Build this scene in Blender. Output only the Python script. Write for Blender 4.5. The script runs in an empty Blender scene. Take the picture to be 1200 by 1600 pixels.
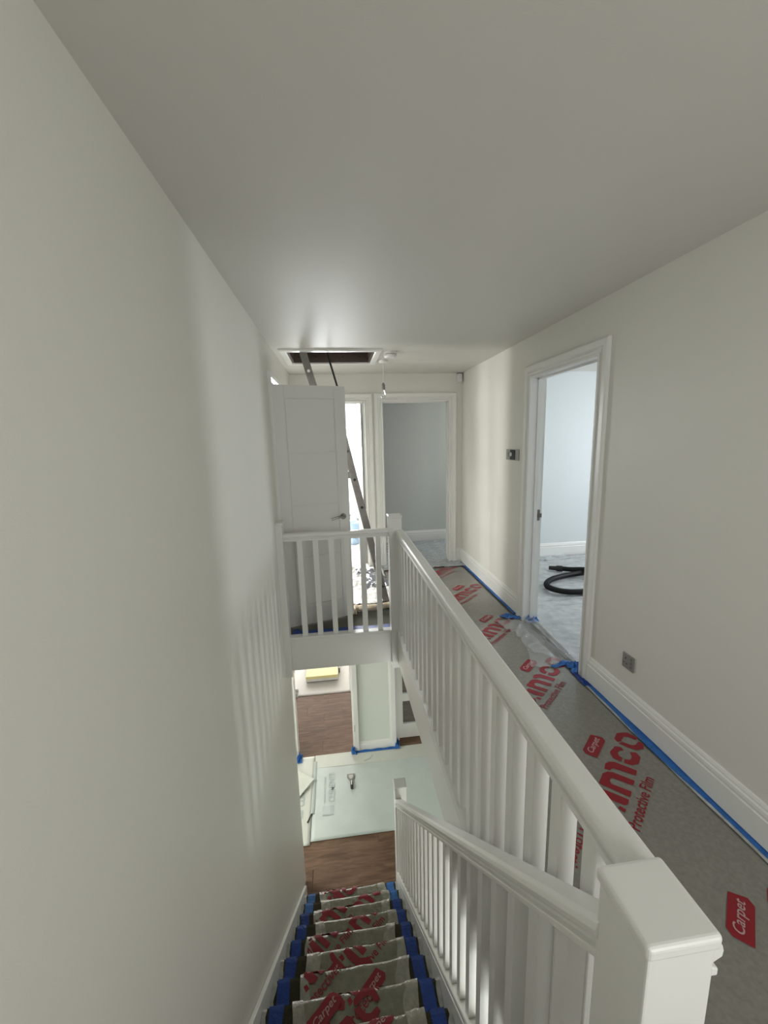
import bpy, bmesh, math, random
from mathutils import Vector, Matrix, noise

S = bpy.context.scene
COL = S.collection

# ------------------------------------------------------------------ camera
yaw, pitch, roll, F = 0.1151, -0.1769, -0.0278, 632.63
fwd = Vector((math.sin(yaw)*math.cos(pitch), math.cos(yaw)*math.cos(pitch), math.sin(pitch)))
rt = Vector((math.cos(yaw), -math.sin(yaw), 0)); up = rt.cross(fwd)
rt2 = rt*math.cos(roll) + up*math.sin(roll); up2 = -rt*math.sin(roll) + up*math.cos(roll)
cam_data = bpy.data.cameras.new('camera'); cam = bpy.data.objects.new('camera', cam_data)
COL.objects.link(cam)
M4 = Matrix((rt2, up2, -fwd)).transposed().to_4x4(); M4.translation = Vector((0, 0, 1.5512))
cam.matrix_world = M4
cam_data.sensor_fit = 'HORIZONTAL'; cam_data.sensor_width = 36.0
cam_data.lens = F/1200*36.0; cam_data.clip_start = 0.02
S.camera = cam

# ------------------------------------------------------------------ world, daylight, exposure
w = bpy.data.worlds.new('world'); S.world = w; w.use_nodes = True
bgn = w.node_tree.nodes['Background']
bgn.inputs[0].default_value = (0.90, 0.95, 1.0, 1); bgn.inputs[1].default_value = 3.0
S.view_settings.view_transform = 'Standard'; S.view_settings.look = 'None'
S.view_settings.gamma = 1; S.view_settings.use_curve_mapping = False
S.view_settings.exposure = -0.55

def area(name, loc, aim, sx, sy, power, col=(0.9, 0.95, 1.0)):
    d = bpy.data.lights.new(name, 'AREA'); d.shape = 'RECTANGLE'; d.size = sx; d.size_y = sy
    d.energy = power; d.color = col
    o = bpy.data.objects.new(name, d); COL.objects.link(o)
    o.location = loc
    o.rotation_euler = (Vector(aim)-Vector(loc)).to_track_quat('-Z', 'Y').to_euler()
    return o
# daylight through each window of the rooms round the landing (windows outside the frame; the hall lamp is an added fill)
area('window_daylight_bedroom', (4.66, 3.28, 1.50), (0, 2.95, 0.8), 0.36, 1.25, 74)
area('window_daylight_far_room', (2.9, 5.4, 1.5), (1.0, 5.4, 1.0), 0.8, 1.1, 12, (0.99, 1.0, 0.96))
area('window_daylight_bright_room', (-0.45, 7.97, 1.5), (-0.1, 5.0, 0.9), 1.5, 1.4, 340, (0.98, 0.99, 1.0))
area('window_daylight_side_room', (-2.35, 3.30, 1.50), (1.5, 4.3, 1.2), 0.5, 1.1, 120, (1.0, 0.99, 0.95))
area('window_daylight_behind', (0.95, -1.48, 1.45), (0.65, 3, 0.6), 0.95, 1.1, 27, (1.0, 1.0, 0.975))
area('window_daylight_living_room', (-0.4, 9.2, -1.3), (-0.2, 5, -2.4), 3.0, 1.8, 220, (1.0, 0.95, 0.90))
area('front_door_daylight', (-2.08, 4.05, -1.4), (0.6, 4.1, -2.5), 1.0, 1.8, 88, (0.96, 1.0, 0.95))
area('hall_fill_light', (0.98, 0.25, -1.35), (0.6, 3.8, -2.4), 0.8, 1.9, 42, (0.97, 1.0, 0.96))  # unseen fill lamp added to brighten the floor sheets and pier
area('window_daylight_study', (1.6, 7.2, -1.2), (1.1, 5, -2.2), 1.0, 1.2, 10)

# ------------------------------------------------------------------ materials
def mat(name, col, rough=0.5, metal=0.0, spec=0.5, bump=0.0, bscale=200.0, var=0.0, vscale=8.0, coat=0.0, trans=0.0, alpha=1.0, sheen=0.0):
    m = bpy.data.materials.new(name); m.use_nodes = True
    nt = m.node_tree; p = nt.nodes['Principled BSDF']
    p.inputs['Base Color'].default_value = (*col, 1); p.inputs['Roughness'].default_value = rough
    p.inputs['Metallic'].default_value = metal; p.inputs['Specular IOR Level'].default_value = spec
    p.inputs['Coat Weight'].default_value = coat; p.inputs['Transmission Weight'].default_value = trans
    p.inputs['Alpha'].default_value = alpha; p.inputs['Sheen Weight'].default_value = sheen
    tc = nt.nodes.new('ShaderNodeTexCoord')
    if var > 0:
        n = nt.nodes.new('ShaderNodeTexNoise'); n.inputs['Scale'].default_value = vscale; n.inputs['Detail'].default_value = 5
        r = nt.nodes.new('ShaderNodeValToRGB')
        r.color_ramp.elements[0].position = 0.3; r.color_ramp.elements[1].position = 0.7
        r.color_ramp.elements[0].color = (*[c*(1-var) for c in col], 1)
        r.color_ramp.elements[1].color = (*[min(1, c*(1+var)) for c in col], 1)
        nt.links.new(tc.outputs['Object'], n.inputs['Vector']); nt.links.new(n.outputs['Fac'], r.inputs['Fac'])
        nt.links.new(r.outputs['Color'], p.inputs['Base Color'])
    if bump > 0:
        n2 = nt.nodes.new('ShaderNodeTexNoise'); n2.inputs['Scale'].default_value = bscale; n2.inputs['Detail'].default_value = 4
        b = nt.nodes.new('ShaderNodeBump'); b.inputs['Strength'].default_value = bump; b.inputs['Distance'].default_value = 0.01
        nt.links.new(tc.outputs['Object'], n2.inputs['Vector']); nt.links.new(n2.outputs['Fac'], b.inputs['Height'])
        nt.links.new(b.outputs['Normal'], p.inputs['Normal'])
    return m

def wood_floor(name, a, b):
    m = mat(name, a, 0.6, spec=0.3); nt = m.node_tree; p = nt.nodes['Principled BSDF']
    tc = nt.nodes.new('ShaderNodeTexCoord'); mp = nt.nodes.new('ShaderNodeMapping')
    mp.inputs['Scale'].default_value = (1.2, 9.0, 1.0)
    oi = nt.nodes.new('ShaderNodeObjectInfo'); ad = nt.nodes.new('ShaderNodeVectorMath'); ad.operation = 'MULTIPLY_ADD'
    ad.inputs[1].default_value = (17, 9, 3)
    n = nt.nodes.new('ShaderNodeTexNoise'); n.inputs['Scale'].default_value = 3.2; n.inputs['Detail'].default_value = 9
    n.inputs['Roughness'].default_value = 0.62; n.inputs['Distortion'].default_value = 0.6
    r = nt.nodes.new('ShaderNodeValToRGB'); r.color_ramp.elements[0].position = 0.34; r.color_ramp.elements[1].position = 0.68
    r.color_ramp.elements[0].color = (*b, 1); r.color_ramp.elements[1].color = (*a, 1)
    nt.links.new(tc.outputs['Object'], mp.inputs['Vector']); nt.links.new(oi.outputs['Random'], ad.inputs[0])
    nt.links.new(mp.outputs['Vector'], ad.inputs[2]); nt.links.new(ad.outputs[0], n.inputs['Vector'])
    nt.links.new(n.outputs['Fac'], r.inputs['Fac']); nt.links.new(r.outputs['Color'], p.inputs['Base Color'])
    bp = nt.nodes.new('ShaderNodeBump'); bp.inputs['Strength'].default_value = 0.15; bp.inputs['Distance'].default_value = 0.005
    nt.links.new(n.outputs['Fac'], bp.inputs['Height']); nt.links.new(bp.outputs['Normal'], p.inputs['Normal'])
    return m

def glass_mat(name, col, rough=0.02):
    m = mat(name, col, rough, trans=1.0); return m

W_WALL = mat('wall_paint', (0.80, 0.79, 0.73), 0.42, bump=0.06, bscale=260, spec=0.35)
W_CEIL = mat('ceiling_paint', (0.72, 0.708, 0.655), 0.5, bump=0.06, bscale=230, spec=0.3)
W_BLUE = mat('pale_wall_paint', (0.72, 0.76, 0.77), 0.55, bump=0.05, bscale=260)
W_GREY = mat('grey_wall_paint', (0.62, 0.64, 0.61), 0.55, bump=0.05, bscale=260)
W_PIER = mat('pale_green_wall_paint', (0.74, 0.78, 0.72), 0.5)
GLOSS = mat('white_wood_paint', (0.85, 0.85, 0.82), 0.32, bump=0.02, bscale=90)
DOORP = mat('white_door_paint', (0.78, 0.77, 0.735), 0.38)
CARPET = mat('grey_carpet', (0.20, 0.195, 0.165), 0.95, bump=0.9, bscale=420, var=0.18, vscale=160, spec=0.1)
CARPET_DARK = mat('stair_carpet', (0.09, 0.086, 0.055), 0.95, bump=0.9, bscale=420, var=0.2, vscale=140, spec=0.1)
FILM = mat('clear_film_over_grey_carpet', (0.245, 0.236, 0.208), 0.22, coat=0.22, bump=0.18, bscale=60, var=0.10, vscale=70, spec=0.5)
FILM_S = mat('crinkled_film_on_stairs', (0.25, 0.245, 0.185), 0.28, bump=0.5, bscale=45, var=0.16, vscale=26, spec=0.5)
FILM_W = mat('milky_film_edge', (0.48, 0.49, 0.47), 0.35, bump=0.4, bscale=50, var=0.2, vscale=30)
RED = mat('red_print', (0.27, 0.007, 0.018), 0.4)
PINK = mat('pale_pink_print', (0.50, 0.34, 0.33), 0.4)
TAPE = mat('blue_masking_tape', (0.035, 0.16, 0.47), 0.55, bump=0.3, bscale=70, var=0.18, vscale=30)
TAPE_DIM = mat('dimmed_blue_masking_tape', (0.006, 0.05, 0.30), 0.5, bump=0.3, bscale=70, var=0.2, vscale=22)  # copy of the tape with dim light put into its blue
STEEL = mat('brushed_steel', (0.27, 0.26, 0.25), 0.32, metal=1.0)
ALU = mat('ladder_aluminium', (0.21, 0.20, 0.185), 0.45, metal=0.4, bump=0.05, bscale=60, var=0.1, vscale=25)
BLACK = mat('black_plastic', (0.012, 0.012, 0.013), 0.4)
HOSE = mat('black_ribbed_hose', (0.006, 0.0065, 0.007), 0.55, spec=0.3)
DARKWOOD = mat('dark_loft_timber', (0.025, 0.013, 0.010), 0.9, var=0.4, vscale=9)
LININGW = mat('brown_hatch_lining', (0.115, 0.082, 0.068), 0.7, var=0.15, vscale=14)
PLASTIC = mat('white_plastic', (0.80, 0.79, 0.76), 0.35)
GREYPL = mat('grey_plastic', (0.20, 0.195, 0.185), 0.4)
CHROME = mat('satin_chrome', (0.42, 0.42, 0.40), 0.35, metal=0.5)
HEM = mat('doubled_film_hem', (0.37, 0.36, 0.30), 0.3, bump=0.6, bscale=40, var=0.2, vscale=30)
GLASS = glass_mat('clear_bulb_glass', (1, 1, 1))
PANE = glass_mat('door_pane_glass', (0.80, 0.84, 0.82), 0.03)
WOOD = wood_floor('brown_wood_laminate', (0.25, 0.150, 0.095), (0.120, 0.068, 0.040))
MATB = mat('pale_green_board_sheet', (0.64, 0.70, 0.66), 0.45, var=0.05, vscale=5, bump=0.15, bscale=12)
MATC = mat('cream_board_sheet', (0.70, 0.71, 0.63), 0.5, var=0.04, vscale=6, bump=0.15, bscale=12)
MATP = mat('grey_print_on_sheet', (0.52, 0.575, 0.55), 0.5)
MATP2 = mat('dim_grey_print', (0.585, 0.64, 0.61), 0.5)
SHEETW = mat('white_dust_sheet', (0.80, 0.79, 0.76), 0.7, bump=0.5, bscale=30)
CREAM = mat('cream_cloth', (0.62, 0.52, 0.40), 0.9, bump=0.5, bscale=60, var=0.12, vscale=20)
YELLOW = mat('pale_yellow_board', (0.86, 0.80, 0.40), 0.6)
BLUEPL = mat('translucent_blue_plastic', (0.50, 0.66, 0.86), 0.3)
GREYFILM = mat('shiny_grey_film', (0.22, 0.225, 0.25), 0.2, bump=0.4, bscale=18, var=0.25, vscale=9)
FILMROOM = mat('crinkled_clear_film', (0.46, 0.475, 0.485), 0.2, bump=0.6, bscale=20, var=0.12, vscale=12)
BOOTH = mat('white_surround', (0.9, 0.9, 0.9), 0.6)

# ------------------------------------------------------------------ mesh helpers
def link(name, me, m=None, parent=None, smooth=False):
    o = bpy.data.objects.new(name, me); COL.objects.link(o)
    if m is not None: me.materials.append(m)
    if parent is not None: o.parent = parent
    if smooth:
        for p in me.polygons: p.use_smooth = True
    return o

class MB:
    def __init__(s): s.v = []; s.f = []
    def add(s, vs, fs):
        k = len(s.v); s.v += [tuple(v) for v in vs]; s.f += [tuple(i+k for i in f) for f in fs]; return s
    def box(s, x0, x1, y0, y1, z0, z1):
        vs = [(x, y, z) for z in (z0, z1) for y in (y0, y1) for x in (x0, x1)]
        return s.add(vs, [(0, 2, 3, 1), (4, 5, 7, 6), (0, 1, 5, 4), (2, 6, 7, 3), (0, 4, 6, 2), (1, 3, 7, 5)])
    def loft(s, rings, close=True, caps=True):
        n = len(rings[0]); vs = [p for r in rings for p in r]; fs = []
        for i in range(len(rings)-1):
            for j in range(n if close else n-1):
                a = i*n+j; b = i*n+(j+1) % n
                fs.append((a, b, b+n, a+n))
        if caps and close:
            fs.append(tuple(range(n))[::-1]); fs.append(tuple(range((len(rings)-1)*n, len(rings)*n)))
        return s.add(vs, fs)
    def cyl(s, p, q, r0, r1=None, n=16):
        p = Vector(p); q = Vector(q); r1 = r0 if r1 is None else r1
        d = (q-p).normalized(); a = d.orthogonal().normalized(); b = d.cross(a)
        return s.loft([[tuple(c+(a*math.cos(t)+b*math.sin(t))*r) for t in [2*math.pi*k/n for k in range(n)]] for c, r in ((p, r0), (q, r1))])
    def lathe(s, c, prof, n=24):
        rings = [[(c[0]+r*math.cos(2*math.pi*k/n), c[1]+r*math.sin(2*math.pi*k/n), c[2]+z) for k in range(n)] for r, z in prof]
        return s.loft(rings)
    def tube(s, pts, r, n=10, rf=None):
        rings = []; pts = [Vector(p) for p in pts]; a = None
        for i, p in enumerate(pts):
            d = (pts[min(i+1, len(pts)-1)]-pts[max(i-1, 0)]).normalized()
            if a is None: a = d.orthogonal().normalized()
            a = (a-d*a.dot(d)).normalized(); b = d.cross(a)
            rr = rf(i) if rf else r
            rings.append([tuple(p+(a*math.cos(t)+b*math.sin(t))*rr) for t in [2*math.pi*k/n for k in range(n)]])
        return s.loft(rings)
    def mesh(s, name):
        me = bpy.data.meshes.new(name); me.from_pydata(s.v, [], s.f); me.validate()
        bm = bmesh.new(); bm.from_mesh(me); bmesh.ops.recalc_face_normals(bm, faces=bm.faces); bm.to_mesh(me); bm.free()
        return me
    def obj(s, name, m, parent=None, smooth=False, bevel=0.0):
        o = link(name, s.mesh(name), m, parent, smooth)
        if bevel > 0:
            b = o.modifiers.new('bevel', 'BEVEL'); b.width = bevel; b.segments = 2; b.limit_method = 'ANGLE'; b.angle_limit = 0.6
        return o

def tag(o, label=None, cat=None, group=None, kind=None):
    if label: o['label'] = label
    if cat: o['category'] = cat
    if group: o['group'] = group
    if kind: o['kind'] = kind
    return o
def thing(name, loc, label, cat, group=None, kind=None):
    o = bpy.data.objects.new(name, None); COL.objects.link(o); o.location = loc; o.empty_display_size = 0.05
    tag(o, label, cat, group, kind); return o
def keep(o, root):        # parent o (built in world coordinates) under root
    o.parent = root; o.matrix_parent_inverse = Matrix.Translation(root.location).inverted(); return o
def P(mb, name, m, root, smooth=False, bevel=0.0):
    return keep(mb.obj(name, m, None, smooth, bevel), root)

def fbm(x, y, z=0.0, o=4): return noise.fractal(Vector((x, y, z)), 1.0, 2.0, o)

def grid(fn, nu, nv):
    vs = [fn(i/nu, j/nv) for j in range(nv+1) for i in range(nu+1)]
    fs = [(j*(nu+1)+i, j*(nu+1)+i+1, (j+1)*(nu+1)+i+1, (j+1)*(nu+1)+i) for j in range(nv) for i in range(nu)]
    mb = MB(); mb.add(vs, fs); return mb

# ------------------------------------------------------------------ dimensions
WL, WR, YF, H, ZL = -0.47, 1.532, 4.829, 2.298, -2.562
Y0, G, RZ = 0.4015, 0.2138, 2.562/13        # stair nosing line
SL = RZ/G
YN = 3.03                                   # near face of the far newel posts
SLAB = -0.262
Y_W = 3.26                                  # the stairwell wall ends here below

# ------------------------------------------------------------------ walls
# left wall: whole height of the stairwell, then the upper part with the side-room door
mb = MB(); mb.box(WL-0.12, WL, -1.5, 3.075, ZL, H+0.02)
mb.box(WL-0.12, WL, 3.075, Y_W, ZL, H+0.02)
mb.box(WL-0.12, WL, Y_W, 3.28, SLAB, H+0.02)
mb.box(WL-0.12, WL, 3.28, 3.92, 1.99, H+0.02); mb.box(WL-0.12, WL, 3.28, 3.92, SLAB, 0.0)
mb.box(WL-0.12, WL, 3.92, YF+0.1, SLAB, H+0.02)
tag(mb.obj('wall_left', W_WALL), 'long smooth white wall on the left rising the full height of the stairwell', 'wall', kind='structure')
# right wall with the bedroom doorway
DY0, DY1, DH = 2.272, 3.079, 1.985
mb = MB(); mb.box(WR, WR+0.118, -1.5, DY0-0.03, SLAB, H+0.02); mb.box(WR, WR+0.118, DY1+0.03, YF+0.1, SLAB, H+0.02)
mb.box(WR, WR+0.118, DY0-0.03, DY1+0.03, DH+0.03, H+0.02)
mb.box(WR, WR+0.118, DY0-0.03, DY1+0.03, SLAB, -0.03)
tag(mb.obj('wall_right', W_WALL), 'white landing wall on the right holding the open bedroom doorway', 'wall', kind='structure')
# far wall with two doorways
AX0, AX1, BX0, BX1 = -0.40, 0.360, 0.570, 1.366
mb = MB(); y0, y1 = YF, YF+0.1
mb.box(WL-0.02, AX0-0.03, y0, y1, SLAB, H+0.02); mb.box(AX1+0.03, BX0-0.03, y0, y1, SLAB, H+0.02); mb.box(BX1+0.03, WR+0.05, y0, y1, SLAB, H+0.02)
mb.box(AX0-0.03, AX1+0.03, y0, y1, DH+0.03, H+0.02); mb.box(BX0-0.03, BX1+0.03, y0, y1, DH+0.03, H+0.02)
mb.box(AX0-0.03, AX1+0.03, y0, y1, SLAB, -0.03); mb.box(BX0-0.03, BX1+0.03, y0, y1, SLAB, -0.03)
tag(mb.obj('wall_far', W_WALL), 'white end wall of the landing with two doorways side by side', 'wall', kind='structure')
# wall behind the viewer, with a window opening
mb = MB(); mb.box(WL, 0.45, -1.6, -1.5, ZL, H+0.02); mb.box(1.45, WR+0.1, -1.6, -1.5, ZL, H+0.02)
mb.box(0.45, 1.45, -1.6, -1.5, ZL, 0.9); mb.box(0.45, 1.45, -1.6, -1.5, 2.0, H+0.02)
tag(mb.obj('wall_back', W_WALL), 'white wall behind the viewpoint with a window opening', 'wall', kind='structure')
# ceiling with the hatch hole
HX0, HX1, HY0, HY1 = -0.362, 0.378, 3.600, 4.125
mb = MB(); z0, z1 = H, H+0.12
mb.box(WL-0.1, HX0, -1.6, YF+0.1, z0, z1); mb.box(HX1, WR+0.1, -1.6, YF+0.1, z0, z1)
mb.box(HX0, HX1, -1.6, HY0, z0, z1); mb.box(HX0, HX1, HY1, YF+0.1, z0, z1)
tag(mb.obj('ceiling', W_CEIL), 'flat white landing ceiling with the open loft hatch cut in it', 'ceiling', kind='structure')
# upper floor slab: landing passage, far landing, top of stairs
mb = MB(); mb.box(0.452, WR, -1.5, YF+0.1, SLAB, 0.0); mb.box(WL, 0.452, 3.10, YF+0.1, SLAB, 0.0); mb.box(WL, 0.452, -1.5, Y0-0.02, SLAB, 0.0)
tag(mb.obj('floor', CARPET), 'grey carpeted floor of the upper landing round the stairwell', 'floor', kind='structure')

# rooms off the landing --------------------------------------------
def room(name, x0, x1, y0, y1, z0, z1, m, skip, label, win=None):
    """one wall mesh for a neighbouring room; skip = sides left open; win=(side,a0,a1,z0,z1)"""
    t = 0.1; mb = MB()
    def wall(side):
        if win and win[0] == side:
            a0, a1, b0, b1 = win[1:]
        else: a0 = None
        if side in 'WE':
            xa, xb = (x0-t, x0) if side == 'W' else (x1, x1+t)
            ys, ye = (y0 if 'S' in skip else y0-t), (y1 if 'N' in skip else y1+t)
            if a0 is None: mb.box(xa, xb, ys, ye, z0, z1)
            else:
                mb.box(xa, xb, ys, a0, z0, z1); mb.box(xa, xb, a1, ye, z0, z1); mb.box(xa, xb, a0, a1, z0, b0); mb.box(xa, xb, a0, a1, b1, z1)
        else:
            ya, yb = (y0-t, y0) if side == 'S' else (y1, y1+t)
            if a0 is None: mb.box(x0, x1, ya, yb, z0, z1)
            else:
                mb.box(x0, a0, ya, yb, z0, z1); mb.box(a1, x1, ya, yb, z0, z1); mb.box(a0, a1, ya, yb, z0, b0); mb.box(a0, a1, ya, yb, b1, z1)
    for s in 'NSEW':
        if s not in skip: wall(s)
    return tag(mb.obj(name, m), label, 'wall', kind='structure')
BXE, BYN = 4.7, 4.80
room('wall_bedroom', WR+0.118, BXE, 1.3, BYN, 0, H, W_BLUE, 'W', 'pale bluish white walls of the bedroom seen through the right doorway', ('E', 3.06, 3.50, 0.8, 2.1))
room('wall_far_room', 0.47, 3.0, YF+0.1, 5.92, 0, H, W_GREY, 'S', 'grey wall of the dim room behind the right one of the far doorways', ('E', 5.05, 5.75, 0.95, 2.05))
room('wall_bright_room', -2.6, 0.45, YF+0.1, 8.0, 0, H, W_BLUE, 'SE', 'sunlit white wall of the very bright room behind the left far doorway', ('N', -1.22, 0.32, 0.8, 2.2))
mb = MB(); mb.box(0.45, 0.47, YF+0.1, 8.1, 0, H)
tag(mb.obj('wall_party', W_BLUE), 'thin white wall between the two far rooms', 'wall', kind='structure')
room('wall_side_room', -2.4, WL-0.12, 3.0, 4.72, 0, H, W_WALL, 'E', 'white wall of the small room behind the open landing door', ('W', 3.05, 3.55, 0.9, 2.1))
def window(name, axis, c, a0, a1, z0, z1, label):
    root = thing(name, (0, 0, 0), label, 'window', kind='structure'); f = 0.05
    def B(a, b, zz, zt, nm):
        P(MB().box(c, c+0.05, a, b, zz, zt) if axis == 'x' else MB().box(a, b, c, c+0.05, zz, zt), nm, PLASTIC, root, bevel=0.003)
    B(a0, a0+f, z0, z1, 'frame'); B(a1-f, a1, z0, z1, 'frame'); B(a0+f, a1-f, z0, z0+f, 'frame'); B(a0+f, a1-f, z1-f, z1, 'frame')
    B(a0+f, a1-f, z1-0.42, z1-0.38, 'glazing_bar')
window('window_1', 'x', BXE+0.03, 3.06, 3.50, 0.8, 2.1, 'narrow white window of the bedroom, out of view to the right')
window('window_2', 'y', 8.03, -1.22, 0.32, 0.8, 2.2, 'white framed window of the bright far room')
window('window_3', 'y', -1.57, 0.45, 1.45, 0.9, 2.0, 'white framed window behind the viewpoint')
mb = MB()
mb.box(WR+0.118, BXE+0.1, 1.2, BYN+0.1, H, H+0.1); mb.box(-2.7, 3.1, YF+0.1, 8.1, H, H+0.1); mb.box(-2.5, WL-0.12, 2.9, 4.83, H, H+0.1)
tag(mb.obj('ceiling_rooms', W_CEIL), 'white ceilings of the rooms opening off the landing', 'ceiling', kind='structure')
mb = MB()
mb.box(WR+0.01, BXE+0.1, 1.2, BYN+0.1, SLAB, 0); mb.box(-2.7, 3.1, YF+0.1, 8.1, SLAB, 0); mb.box(-2.5, WL-0.10, 2.9, 4.83, SLAB, 0)
tag(mb.obj('floor_rooms', CARPET), 'grey carpeted floors of the rooms opening off the landing', 'floor', kind='structure')
# loft space over the hatch
mb = MB(); mb.box(-1.6, 1.6, 2.6, 5.2, 3.5, 3.55); mb.box(-1.6, -1.55, 2.6, 5.2, H+0.12, 3.5); mb.box(1.55, 1.6, 2.6, 5.2, H+0.12, 3.5)
mb.box(-1.6, 1.6, 2.6, 2.65, H+0.12, 3.5); mb.box(-1.6, 1.6, 5.15, 5.2, H+0.12, 3.5)
tag(mb.obj('wall_loft', DARKWOOD), 'dark timber roof space glimpsed through the loft hatch', 'roof space', kind='structure')

# ------------------------------------------------------------------ ground floor shell
LY = YF; LJX0, LJX1, PX1 = -0.667, 0.062, 0.640
mb = MB()
mb.box(WR, WR+0.118, -1.5, 5.2, ZL, SLAB)                                   # right wall of the hall
mb.box(-2.2, LJX0-0.06, LY, LY+0.1, ZL, SLAB); mb.box(LJX0-0.06, LJX1+0.03, LY, LY+0.1, -0.53, SLAB)
mb.box(-2.2, -2.1, Y_W-0.1, LY, ZL, SLAB); mb.box(-2.2, WL-0.12, Y_W-0.12, Y_W, ZL, SLAB)
mb.box(0.47, WR, 0.1, 0.2, ZL, -2.45); mb.box(0.47, 0.55, 0.1, 0.2, ZL, SLAB); mb.box(1.42, WR, 0.1, 0.2, ZL, SLAB)
tag(mb.obj('wall_hall', W_WALL), 'white walls of the ground floor hall at the foot of the stairs', 'wall', kind='structure')
mb = MB(); mb.box(LJX1+0.03, PX1, LY, LY+0.14, ZL, SLAB); mb.box(PX1, WR, LY+0.10, LY+0.24, -0.53, SLAB); mb.box(1.46, WR, LY+0.10, LY+0.24, ZL, SLAB)
tag(mb.obj('wall_pier', W_PIER), 'pale green-white wall pier between living room opening and glazed door', 'wall', kind='structure')
room('wall_living_room', -3.0, 0.60, LY+0.1, 9.3, ZL, SLAB, W_WALL, 'S', 'white walls of the bright living room beyond the ground floor opening', ('N', -2.2, 0.3, -2.2, -0.5))
room('wall_study', 0.72, 2.4, LY+0.24, 7.3, ZL, SLAB, W_GREY, 'S', 'walls of the dim room behind the glazed ground floor door', ('N', 1.1, 2.1, -1.9, -0.6))
mb = MB(); mb.box(-3.1, 2.5, LY+0.1, 9.4, SLAB, SLAB+0.05); mb.box(-2.2, WL-0.12, Y_W-0.1, LY+0.1, SLAB, SLAB+0.05)
tag(mb.obj('ceiling_ground', W_CEIL), 'ground floor ceiling seen only from below the landing', 'ceiling', kind='structure')
mb = MB(); mb.box(-3.2, 2.6, -1.5, 9.4, ZL-0.1, ZL-0.012)
flg = tag(mb.obj('floor_ground', WOOD), 'brown wood laminate floor of the ground floor hall and living room', 'floor', kind='structure')
# laminate planks, laid along X; each its own part
pl = MB(); pl.box(-0.639, 0.639, -0.0948, 0.0948, ZL-0.012, ZL)
plank = pl.mesh('plank'); plank.materials.append(WOOD)
rnd = random.Random(4); npl = 0
yy = 3.06
row = 0
while yy < 6.9:
    xoff = [-0.35, 0.28, -0.02][row % 3] + rnd.uniform(-.05, .05)
    for k in (-2, -1, 0, 1):
        xc = xoff + k*1.282
        if xc < -2.2 or xc > 1.75: continue
        if yy > 5.1 and xc > 0.9: continue
        o = bpy.data.objects.new('plank', plank); COL.objects.link(o); o.parent = flg
        o.location = (xc, yy, rnd.uniform(0, 0.0006)); npl += 1
    yy += 0.1905; row += 1

# ------------------------------------------------------------------ trims: architraves, linings, skirtings
ARCH = [(0.0, 0.0), (0.0, 0.012), (0.006, 0.018), (0.016, 0.018), (0.020, 0.011), (0.026, 0.011), (0.034, 0.017), (0.046, 0.013), (0.052, 0.020),
        (0.086, 0.022), (0.095, 0.016), (0.095, 0.0)]
def architrave(name, fr, a0, a1, z0, z1, label, wdt=0.095):
    """fr(a, d, z) maps along-wall, depth out of wall, height"""
    k = wdt/0.095
    mb = MB(); rings = []
    for (sa, sz, base) in ((-1, 0, (a0, z0)), (-1, 1, (a0, z1)), (1, 1, (a1, z1)), (1, 0, (a1, z0))):
        rings.append([fr(base[0]+sa*u*k, d, base[1]+sz*u*k) for u, d in ARCH])
    mb.loft(rings)
    return tag(mb.obj(name, GLOSS), label, 'door frame', kind='structure')
fr_right = lambda a, d, z: (WR-d, a, z)
fr_far = lambda a, d, z: (a, YF-d, z)
fr_left = lambda a, d, z: (WL+d, a, z)
t1 = architrave('trim_1', fr_right, DY0, DY1, 0.0, DH, 'moulded white door frame round the bedroom doorway in the right wall')
t2 = architrave('trim_2', fr_far, BX0, BX1, 0.0, DH, 'moulded white door frame of the right one of the two far doorways')
t3 = architrave('trim_3', fr_far, AX0, AX1, 0.0, DH, 'moulded white door frame of the left far doorway, beside the ladder')
t4 = architrave('trim_4', fr_left, 3.30, 3.90, 0.0, DH, 'moulded white door frame in the left wall, mostly behind the open door')
def lining(root, axis, c0, c1, a0, a1, h):
    """boards inside an opening, with a stop bead; axis 'x' wall runs along y"""
    t = 0.028
    for side in (0, 1):
        mb = MB(); a = a0 if side == 0 else a1; s = -1 if side == 0 else 1
        lo, hi = sorted((a, a+s*t)); s_lo, s_hi = sorted((a, a-s*0.013)); m = c0+0.045*(1 if c1 > c0 else -1)
        if axis == 'x':
            mb.box(min(c0, c1), max(c0, c1), lo, hi, 0, h+t); mb.box(min(m, m+0.03), max(m, m+0.03), s_lo, s_hi, 0, h)
        else:
            mb.box(lo, hi, min(c0, c1), max(c0, c1), 0, h+t); mb.box(s_lo, s_hi, m, m+0.03, 0, h)
        mb.obj('jamb', GLOSS, root)
    mb = MB()
    if axis == 'x': mb.box(min(c0, c1), max(c0, c1), a0, a1, h, h+t); mb.box(m, m+0.03, a0, a1, h-0.013, h)
    else: mb.box(a0, a1, min(c0, c1), max(c0, c1), h, h+t); mb.box(a0, a1, m, m+0.03, h-0.013, h)
    mb.obj('head', GLOSS, root)
lining(t1, 'x', WR, WR+0.118, DY0, DY1, DH); lining(t2, 'y', YF, YF+0.1, BX0, BX1, DH); lining(t3, 'y', YF, YF+0.1, AX0, AX1, DH)
lining(t4, 'x', WL-0.12, WL, 3.30, 3.90, DH)
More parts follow.
